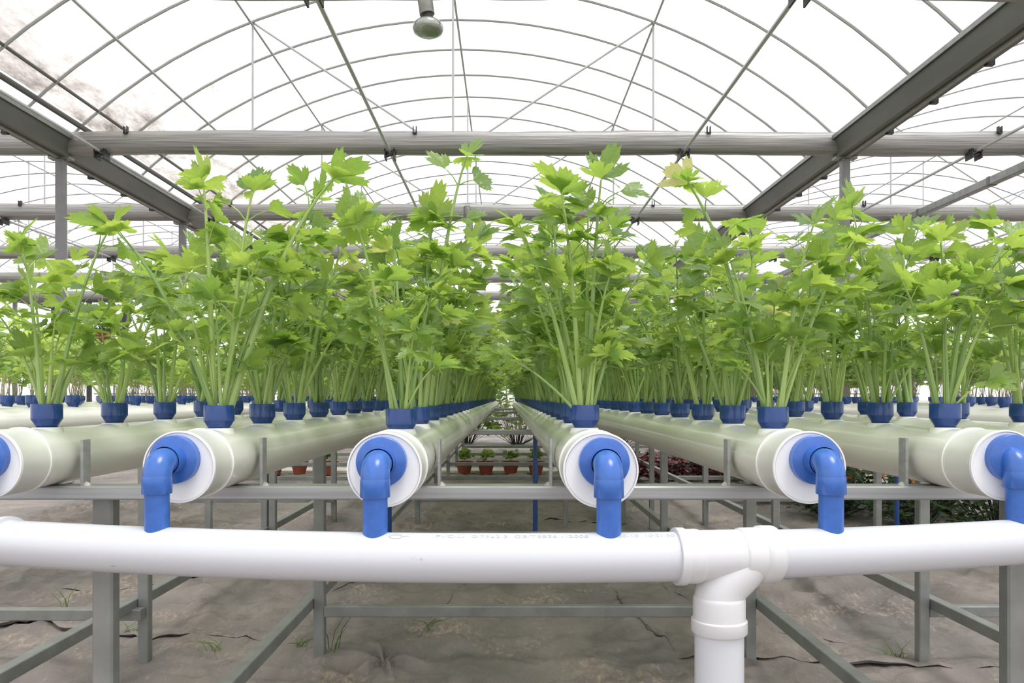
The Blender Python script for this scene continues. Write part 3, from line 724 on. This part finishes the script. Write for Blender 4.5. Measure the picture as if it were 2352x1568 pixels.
def stalk_geo(rg, base, tip, size=1.0, bend=0.35, r0=None, leaves=2, thin=False):
    """a celery stalk from base to tip: polyline, radii, side stems and where each leaflet sits"""
    base = Vector(base); tip = Vector(tip); v = tip - base; Ln = v.length
    c1 = base + Vector((v.x * 0.30, v.y * 0.30, v.z * 0.42)); c2 = base + Vector((v.x * (0.62 - bend * 0.2), v.y * (0.62 - bend * 0.2), v.z * (0.74 + bend * 0.1)))
    pts = []; n = 11
    for i in range(n + 1):
        t = i / n; q = 1 - t
        pts.append(base * q ** 3 + c1 * (3 * q * q * t) + c2 * (3 * q * t * t) + tip * t ** 3)
    if r0 is None: r0 = 0.0018 + 0.0060 * min(0.46, Ln) / 0.46 * rg.uniform(0.6, 1.0)
    if thin: r0 *= 0.5
    rad = [(r0 * (1 - 0.72 * (i / n)) if i else r0 * 1.1) for i in range(n + 1)]
    def at(t):
        f = t * n; i = min(n - 1, int(f)); return pts[i].lerp(pts[i + 1], f - i), (pts[i + 1] - pts[i]).normalized()
    side = []; lv = []
    UP = Vector((0, 0, 1))
    def jig(a): return Vector((rg.uniform(-a, a), rg.uniform(-a, a), rg.uniform(-a, a)))
    def fan(p, d, s, k):
        """k leaflets spreading from p"""
        h = d.cross(UP)
        h = h.normalized() if h.length > 0.05 else Vector((math.cos(rg.uniform(0, 6.3)), math.sin(rg.uniform(0, 6.3)), 0))
        for j in range(k):
            a = (0, 1.0, -1.0, 1.8, -1.8)[j] * rg.uniform(0.85, 1.15)
            dd = (d * math.cos(a) + h * math.sin(a)); dd = dd + jig(0.22)
            dd.z = dd.z * 0.6 + rg.uniform(-0.12, 0.22)
            up = UP + jig(0.75)
            lv.append(frame(p + jig(0.001), dd, up, s * (1 if j == 0 else rg.uniform(0.75, 0.95))))
    nodes = {3: (0.46, 0.65, 0.83), 2: (0.55, 0.79), 1: (0.66,), 0: ()}[leaves]
    for ni, t in enumerate(nodes):
        t += rg.uniform(-0.03, 0.03); p, d = at(t); az = rg.uniform(0, math.pi)
        hh = Vector((math.cos(az), math.sin(az), 0)); hh = (hh - d * hh.dot(d)).normalized()
        for sg in (-1, 1):
            ln = (0.055 if ni == 0 else 0.035) * size * rg.uniform(0.7, 1.3)
            e = p + (hh * sg * 0.75 + d * 0.6 + jig(0.2)).normalized() * ln
            m_ = p.lerp(e, 0.5) + d * ln * 0.08
            side.append([p, m_, e])
            fan(e, (e - m_).normalized(), (0.050 if ni == 0 else 0.046) * size * rg.uniform(0.8, 1.2), 3 if ni == 0 or rg.random() < 0.4 else 1)
    p, d = at(1.0); fan(p, d, 0.056 * size * rg.uniform(0.9, 1.25), 5 if rg.random() < 0.35 else 3)
    return pts, rad, side, lv

def stalk_mb(pts, rad, side, sides=7, b=None, mi=0):
    b = b or MB(); b.tube(pts, rad, sides, mi)
    for s in side: b.tube(s, [0.0015, 0.0012, 0.001], 4, mi, cap=False)
    return b

def auto_tips(rg, n, hmin, hmax, spread):
    out = []
    a0 = rg.uniform(0, 6.3)
    for k in range(n):
        h = hmin + (hmax - hmin) * (k + rg.random()) / n; a = a0 + k * 2.4 + rg.uniform(-0.4, 0.4)
        r = h * rg.uniform(0.08, spread); out.append((r * math.cos(a), r * math.sin(a), h))
    return out

def full_plant(loc, tips, rg, label, group, size=1.0, extra_yellow=False):
    t = empty('celery_plant', loc, label=label, cat='plant', group=group)
    for (dx, dy, dz) in tips:
        a = math.atan2(dy, dx) + rg.uniform(-0.5, 0.5); rb = rg.uniform(0.004, 0.017)
        h = math.sqrt(dx * dx + dy * dy + dz * dz)
        pts, rad, side, lv = stalk_geo(rg, (rb * math.cos(a), rb * math.sin(a), -0.012), (dx, dy, dz), size * (0.80 + 0.36 * min(1, h / 0.4)), leaves=3 if h > 0.36 else (2 if h > 0.22 else (1 if h > 0.12 else 0)))
        so = stalk_mb(pts, rad, side).build('leaf_stalk', 'stem', t)
        for mtx in lv:
            me = leaf_yellow[rg.randrange(2)] if (extra_yellow and rg.random() < 0.035) else leaf_meshes[rg.randrange(9)]
            lo = bpy.data.objects.new('leaflet', me); C.objects.link(lo); lo.parent = so; lo.matrix_basis = mtx
    return t

def joined_plant(seed, nst, hmin, hmax, spread, mats, lo=LEAF_LO, size=1.0, thin=False, sides=5):
    rg = random.Random(seed); b = MB()
    for (dx, dy, dz) in auto_tips(rg, nst, hmin, hmax, spread):
        rb = rg.uniform(0.003, 0.015); a = rg.uniform(0, 6.3); h = math.sqrt(dx * dx + dy * dy + dz * dz)
        pts, rad, side, lv = stalk_geo(rg, (rb * math.cos(a), rb * math.sin(a), -0.012), (dx, dy, dz), size, thin=thin, leaves=3 if h > 0.36 else (2 if h > 0.18 else 1))
        stalk_mb(pts, rad, side, sides, b, 0)
        for mtx in lv:
            vs, fs = lo[rg.randrange(9)]
            b.add([mtx @ Vector(v) for v in vs], fs, 1, True)
    return b.mesh('celery_plant', mats, auto=False)

# stalk tips of the plants in front: sideways, depth and height in metres from the cup rim
HERO = {
 (0, 0): [(-0.035, -0.02, 0.310), (0.105, 0.03, 0.350), (-0.120, 0.03, 0.190), (-0.055, 0.05, 0.235), (0.045, -0.05, 0.165), (0.12, 0.04, 0.22), (-0.02, 0.08, 0.15), (0.05, -0.03, 0.08)],
 (0, 1): [(-0.155, 0.0, 0.330), (0.03, 0.04, 0.30), (0.10, -0.02, 0.25), (-0.06, 0.05, 0.20), (0.05, -0.05, 0.12), (0.15, 0.05, 0.34), (-0.1, -0.03, 0.10)],
 (0, 2): [(-0.04, 0.0, 0.33), (0.06, 0.03, 0.40), (-0.13, 0.03, 0.28), (0.14, 0.0, 0.22), (0.02, -0.05, 0.22), (-0.03, 0.05, 0.14)],
 (1, 0): [(-0.185, -0.02, 0.330), (0.205, 0.03, 0.435), (-0.033, 0.01, 0.425), (0.050, 0.04, 0.415), (-0.110, 0.05, 0.285), (0.09, -0.05, 0.27), (0.015, -0.06, 0.19), (-0.06, -0.04, 0.14), (0.13, 0.05, 0.32)],
 (1, 1): [(0.112, 0.0, 0.455), (-0.06, 0.03, 0.34), (0.05, -0.04, 0.31), (0.16, 0.04, 0.30), (-0.12, 0.0, 0.26), (0.0, 0.05, 0.20), (0.06, 0.0, 0.15)],
 (1, 2): [(0.03, 0.0, 0.40), (0.13, 0.03, 0.43), (-0.08, 0.03, 0.36), (0.08, -0.04, 0.28), (-0.03, -0.03, 0.2), (0.17, 0.0, 0.25)],
 (2, 0): [(-0.080, -0.01, 0.335), (-0.085, 0.04, 0.255), (0.03, -0.05, 0.135), (-0.02, 0.05, 0.30), (0.06, 0.04, 0.235), (0.065, -0.035, 0.075), (-0.05, -0.03, 0.15)],
 (2, 1): [(0.105, 0.02, 0.545), (-0.11, 0.0, 0.42), (0.03, 0.03, 0.41), (-0.04, -0.03, 0.33), (0.07, 0.04, 0.31), (-0.10, 0.03, 0.26), (0.02, -0.04, 0.2)],
 (2, 2): [(0.0, 0.0, 0.47), (0.12, 0.03, 0.42), (-0.12, 0.03, 0.44), (0.05, -0.03, 0.34), (-0.06, 0.0, 0.27), (0.1, 0.0, 0.28)],
 (3, 0): [(-0.045, -0.02, 0.400), (0.010, 0.03, 0.385), (-0.128, 0.02, 0.345), (0.125, 0.03, 0.285), (-0.072, 0.05, 0.280), (0.04, -0.05, 0.24), (-0.16, -0.02, 0.10), (0.055, 0.05, 0.16), (0.03, -0.01, 0.43)],
 (3, 1): [(-0.05, 0.0, 0.43), (0.09, 0.03, 0.40), (0.15, 0.0, 0.33), (-0.12, 0.03, 0.31), (0.02, -0.03, 0.28), (0.05, 0.05, 0.2)],
 (4, 0): [(-0.092, -0.02, 0.285), (-0.150, 0.03, 0.425), (0.175, 0.03, 0.330), (0.062, -0.03, 0.330), (0.02, 0.05, 0.20), (-0.06, 0.04, 0.16), (-0.075, -0.03, 0.075), (0.10, 0.02, 0.25), (-0.02, 0.0, 0.12)],
 (4, 1): [(-0.06, 0.0, 0.33), (0.06, 0.03, 0.36), (-0.14, 0.02, 0.27), (0.12, 0.0, 0.26), (0.0, -0.05, 0.22), (0.03, 0.04, 0.15), (-0.04, 0.05, 0.30)],
 (4, 2): [(0.0, 0.0, 0.38), (0.10, 0.03, 0.34), (-0.12, 0.0, 0.33), (0.05, -0.04, 0.26), (-0.05, 0.03, 0.2)],
 (5, 0): [(-0.090, -0.01, 0.245), (0.065, 0.02, 0.270), (0.02, 0.05, 0.34), (0.10, -0.03, 0.23), (-0.03, -0.05, 0.20), (0.05, 0.05, 0.16), (-0.06, 0.04, 0.14), (0.14, 0.03, 0.33), (0.06, -0.03, 0.05)],
 (5, 1): [(-0.10, 0.0, 0.36), (-0.05, 0.03, 0.45), (0.05, 0.0, 0.34), (0.10, 0.03, 0.40), (0.0, -0.04, 0.24), (-0.06, 0.03, 0.17), (0.12, -0.02, 0.15), (-0.01, 0.02, 0.30)],
 (5, 2): [(0.01, 0.0, 0.47), (0.10, 0.03, 0.38), (-0.08, 0.0, 0.35), (0.05, -0.03, 0.26), (-0.04, 0.03, 0.2)],
 (6, 1): [(-0.02, 0.0, 0.36), (0.05, 0.03, 0.40), (-0.11, 0.0, 0.30), (-0.06, -0.04, 0.20), (0.02, 0.04, 0.2), (-0.04, 0.05, 0.42)],
 (6, 2): [(0.02, 0.0, 0.36), (0.12, 0.03, 0.36), (-0.10, 0.0, 0.30), (-0.04, -0.04, 0.22), (0.08, 0.04, 0.2)],
}
mid = [[joined_plant(500 + 17 * v + j, 1, 0.12 + 0.038 * j, 0.17 + 0.038 * j, 0.55, ['stem', 'leaf_far'], LEAF_LO, 1.0) for j in range(8)] for v in range(4)]
far = [joined_plant(900 + v, 8, 0.10, 0.42, 0.55, ['stem', 'leaf_far'], LEAF_XS, 1.05, sides=4) for v in range(7)]
for g in range(7):
    for i in range(ncups(g)):
        x, y = GX[g], CUP0[g] + PITCH * i
        if not inframe(x, y) and not (inframe(x - 0.15, y) or inframe(x + 0.15, y)): continue
        rg = random.Random(1000 * g + i); loc = (x, y, CAM_H + CT - 0.006)
        lab = 'leafy celery plant in the %s cup from the front of the %s' % (ordinal(i), GN[g]); grp = 'celery plants in the white gullies'
        if (g, i) in HERO or i < 3:
            tips = HERO.get((g, i)) or auto_tips(rg, 8, 0.12, 0.36, 0.42)
            tips = list(tips) + [(rg.uniform(-0.07, 0.07), rg.uniform(-0.05, 0.05), rg.uniform(0.07, 0.14)) for _ in range(2)]
            full_plant(loc, tips, rg, lab, grp, 1.0, extra_yellow=(g in (4, 2)))
        elif i < 11:
            t = empty('celery_plant', loc, label=lab, cat='plant', group=grp); t.rotation_euler.z = rg.uniform(0, 6.3)
            s = rg.uniform(0.85, 1.15); t.scale = (s * 1.12, s * 1.12, s)
            for j in range(8):
                if rg.random() < 0.1: continue
                o = obj('leaf_stalk', mid[rg.randrange(4)][j], t); o.rotation_euler.z = j * 2.4 + rg.uniform(-0.4, 0.4)
        else:
            o = obj('celery_plant', far[rg.randrange(7)], None, label=lab, cat='plant', group=grp, loc=loc)
            o.rotation_euler.z = rg.uniform(0, 6.3); s = rg.uniform(0.85, 1.2); o.scale = (s * 1.12, s * 1.12, s)

# young plants in the beds on either side
young = [joined_plant(1500 + v, 8, 0.08, 0.27, 0.45, ['stem_pink', 'leaf_pale'], LEAF_XS, 0.85, thin=True, sides=3) for v in range(6)]
tall = [joined_plant(1600 + v, 8, 0.10, 0.34, 0.45, ['stem_pink', 'leaf_far'], LEAF_XS, 0.9, thin=True, sides=3) for v in range(6)]
for k, (gx, y, dz, side, r, i) in enumerate(SIDE):
    if not inframe(gx, y): continue
    rg = random.Random(4000 + k)
    o = obj('young_plant', (young if side == 'left' else tall)[rg.randrange(6)], None, loc=(gx, y, CAM_H + CT + dz - 0.006), cat='plant',
            group='young plants of the %s bed' % side,
            label='%s young plant, %s along the %s row of the %s bed' % ('pale' if side == 'left' else 'thin-stemmed', ordinal(i), ORD[r], side))
    o.rotation_euler.z = rg.uniform(0, 6.3); s = rg.uniform(0.8, 1.2); o.scale = (s, s, s)

# ------------------------------------------------------------------ things below and behind
def bush(rg, n, R, h, mats, lo=LEAF_XS, ls=0.05, flowers=0, fs=0.02):
    b = MB()
    for k in range(n):
        a = rg.uniform(0, 6.3); q = rg.random() ** 0.5; zz = rg.random()
        p = Vector((R * q * math.cos(a), R * q * math.sin(a), h * (0.12 + 0.88 * zz * (1 - 0.35 * q * q))))
        d = Vector((math.cos(a), math.sin(a), rg.uniform(-0.3, 0.7)))
        mtx = frame(p, d, Vector((rg.uniform(-.4, .4), rg.uniform(-.4, .4), 1)), ls * rg.uniform(0.7, 1.4))
        vs, f_ = lo[rg.randrange(9)]; b.add([mtx @ Vector(v) for v in vs], f_, 0, True)
        if k % 6 == 0: b.tube([(p.x * 0.2, p.y * 0.2, 0), (p.x * 0.7, p.y * 0.7, p.z * 0.6), p], [0.005, 0.004, 0.002], 4, 1)
    return b.mesh('foliage', mats, auto=False)
# terracotta pots with seedlings, on a white board
b = MB(); b.bar(-3.0, 0.75, 9.0, 9.4, 0.0, 0.035, 0.005); b.build('foam_board', 'board', label='long white foam board on the ground behind the clay pots', cat='board')
pot_me = MB().lathe([(0.055, 0), (0.085, 0.125), (0.093, 0.125), (0.095, 0.16), (0.086, 0.16), (0.080, 0.13), (0.0005, 0.13)], 20).mesh('clay_pot', 'terracotta')
sprout = [joined_plant(1800 + v, 5, 0.08, 0.2, 0.55, ['stem', 'leaf_far'], LEAF_XS, 1.5, sides=3) for v in range(3)]
PX = [-2.62, -2.34, -2.0, -1.52, -1.18, -0.48, -0.235, 0.045, 0.33]
for i, px in enumerate(PX):
    t = empty('seedling_pot', (px, 8.85, 0), label='clay seedling pot, %s from left in the ground row under the gullies' % ORD[i], cat='pot', group='clay seedling pots'); t.scale = (1.08, 1.08, 0.95)
    obj('clay_pot', pot_me, t)
    o = obj('seedling', sprout[i % 3], t, loc=(0, 0, 0.135)); o.rotation_euler.z = i * 1.3; o.scale = (0.7, 0.7, 0.7)
# red-leaved plants beyond the stand
rl = [bush(random.Random(70 + v), 240, 0.20, 0.34, ['leaf_red', 'dark'], ls=0.055) for v in range(3)]
k = 0
for y in (8.2, 8.7):
    for i in range(5):
        o = obj('red_leaf_plant', rl[k % 3], None, loc=(1.30 + 0.43 * i, y, 0.0), label='dark red leafy plant on the ground, %s from left in the %s row' % (ORD[i], 'front' if y < 8.5 else 'back'), cat='plant', group='red-leaved plants on the ground'); o.rotation_euler.z = k; k += 1
# dark shrubs with orange flowers on the right
fl = MB()
for j in range(7):
    a = j * 2 * math.pi / 7; fl.add([(0, 0, 0), (0.02 * math.cos(a - .4), 0.02 * math.sin(a - .4), 0.006), (0.030 * math.cos(a), 0.030 * math.sin(a), 0.002), (0.02 * math.cos(a + .4), 0.02 * math.sin(a + .4), 0.006)], [(0, 1, 2, 3)])
fl_me = fl.mesh('flower', 'orange')
SHR = [(2.35, 5.7), (2.75, 5.2), (3.15, 5.0), (2.6, 6.2), (3.1, 5.9), (3.6, 5.4), (2.2, 6.6), (3.5, 6.3)]
for i, (x, y) in enumerate(SHR):
    rg = random.Random(300 + i)
    t = empty('flowering_shrub', (x, y, 0), label='dark orange-flowered shrub beyond the right stand, %s of the clump' % ORD[i], cat='shrub', group='flowering shrubs')
    obj('foliage', bush(rg, 330, 0.30, 0.52, ['leaf_dark', 'dark'], ls=0.055), t)
    for j in range(7):
        o = obj('flower', fl_me, t, loc=(rg.uniform(-0.25, 0.25), rg.uniform(-0.28, 0.1), rg.uniform(0.25, 0.52))); o.rotation_euler = (rg.uniform(0.3, 1.2), 0, rg.uniform(-0.6, 0.6))
# hanging baskets and a dark rack in the background
def basket(x, y, z, lab, mat='leaf_dark', fmat=None):
    rg = random.Random(int(abs(x * 100)))
    t = empty('hanging_basket', (x, y, z), label=lab, cat='basket', group='hanging baskets')
    b = MB(); b.lathe([(0.05, -0.16), (0.10, -0.12), (0.13, 0), (0.12, 0.0), (0.0005, -0.03)], 14); b.build('bowl', 'terracotta' if not fmat else fmat, t)
    b = MB()
    for a in (0, 2.1, 4.2): b.tube([(0.12 * math.cos(a), 0.12 * math.sin(a), 0), (0, 0, 0.45)], 0.003, 4)
    b.tube([(0, 0, 0.45), (0, 0, CAM_H + 2.47 - z)], 0.003, 4)
    b.build('hanger', 'wire', t)
    obj('foliage', bush(rg, 120, 0.2, 0.24, [mat, 'dark'], ls=0.07), t, loc=(0, 0, -0.08))
basket(-6.17, 11.0, CAM_H + 0.86, 'small hanging basket of dark leaves beside the left roof post')
basket(-5.68, 11.0, CAM_H + 0.92, 'hanging basket of trailing leaves behind the left plants')
basket(6.88, 11.0, CAM_H + 1.25, 'orange hanging planter behind the right plants', 'orange', 'orange')
basket(4.40, 11.0, CAM_H + 0.85, 'dark hanging basket low behind the right roof post')
t = empty('plant_rack', (-6.5, 12.2, 0), label='dark steel rack frame standing behind the plants on the left', cat='rack')
for dx in (-0.55, 0.0, 0.55):
    b = MB(); b.bar(dx - 0.03, dx + 0.03, -0.03, 0.03, 0, 2.4, 0.004, 'Z'); b.build('upright', 'dark', t)
for z in (1.25, 1.9, 2.35):
    b = MB(); b.bar(-0.6, 0.6, -0.025, 0.025, z, z + 0.045); b.build('shelf_bar', 'dark', t)
b = MB(); b.tube([(-0.55, 0, 1.3), (0.0, 0, 1.9)], 0.02, 6); b.build('brace', 'dark', t)
# leafy bushes closing the view at the far end of the gullies
hb = [bush(random.Random(810 + v), 420, 0.55, 1.45, ['leaf_far', 'dark'], ls=0.12) for v in range(3)]
for i in range(9):
    o = obj('leafy_bush', hb[i % 3], None, loc=(-3.6 + 0.95 * i, 14.6 + 0.3 * (i % 2), 0), label='leafy green bush beyond the far ends of the gullies, %s from left' % ORD[i], cat='bush', group='bushes beyond the gullies'); o.rotation_euler.z = i
# grass growing through the mat
for i, (x, y, n, h, lab) in enumerate(((-0.585, 2.62, 6, 0.14, 'thin grass blades at the foot of the centre left leg'), (-1.02, 2.74, 9, 0.035, 'low weeds in the torn mat by the left leg'),
                                      (-1.42, 2.92, 7, 0.05, 'grass tuft growing from the mat edge on the left'), (-1.72, 3.05, 5, 0.13, 'tall thin grass at the far left'),
                                      (-0.72, 2.72, 8, 0.03, 'flat pale weeds on the mat'), (1.33, 2.66, 8, 0.04, 'small weeds beside the right leg'), (-0.30, 2.98, 4, 0.05, 'tiny grass blade in the mat seam'))):
    rg = random.Random(50 + i); b = MB()
    for k in range(n):
        a = rg.uniform(0, 6.3); l = h * rg.uniform(0.6, 1.2); q = rg.uniform(0.2, 0.6) if h > 0.1 else rg.uniform(1.2, 3.5)
        bx, by_ = rg.uniform(-0.02, 0.02), rg.uniform(-0.02, 0.02)
        b.tube([(bx, by_, -0.005), (bx + l * q * 0.3 * math.cos(a), by_ + l * q * 0.3 * math.sin(a), l * 0.6), (bx + l * q * math.cos(a), by_ + l * q * math.sin(a), l)], [0.0014, 0.0016, 0.0004], 4)
    b.build('grass_tuft', 'grass', label=lab, cat='grass', group='weeds in the mat', loc=(x, y, floor_h(x, y) - 0.012))
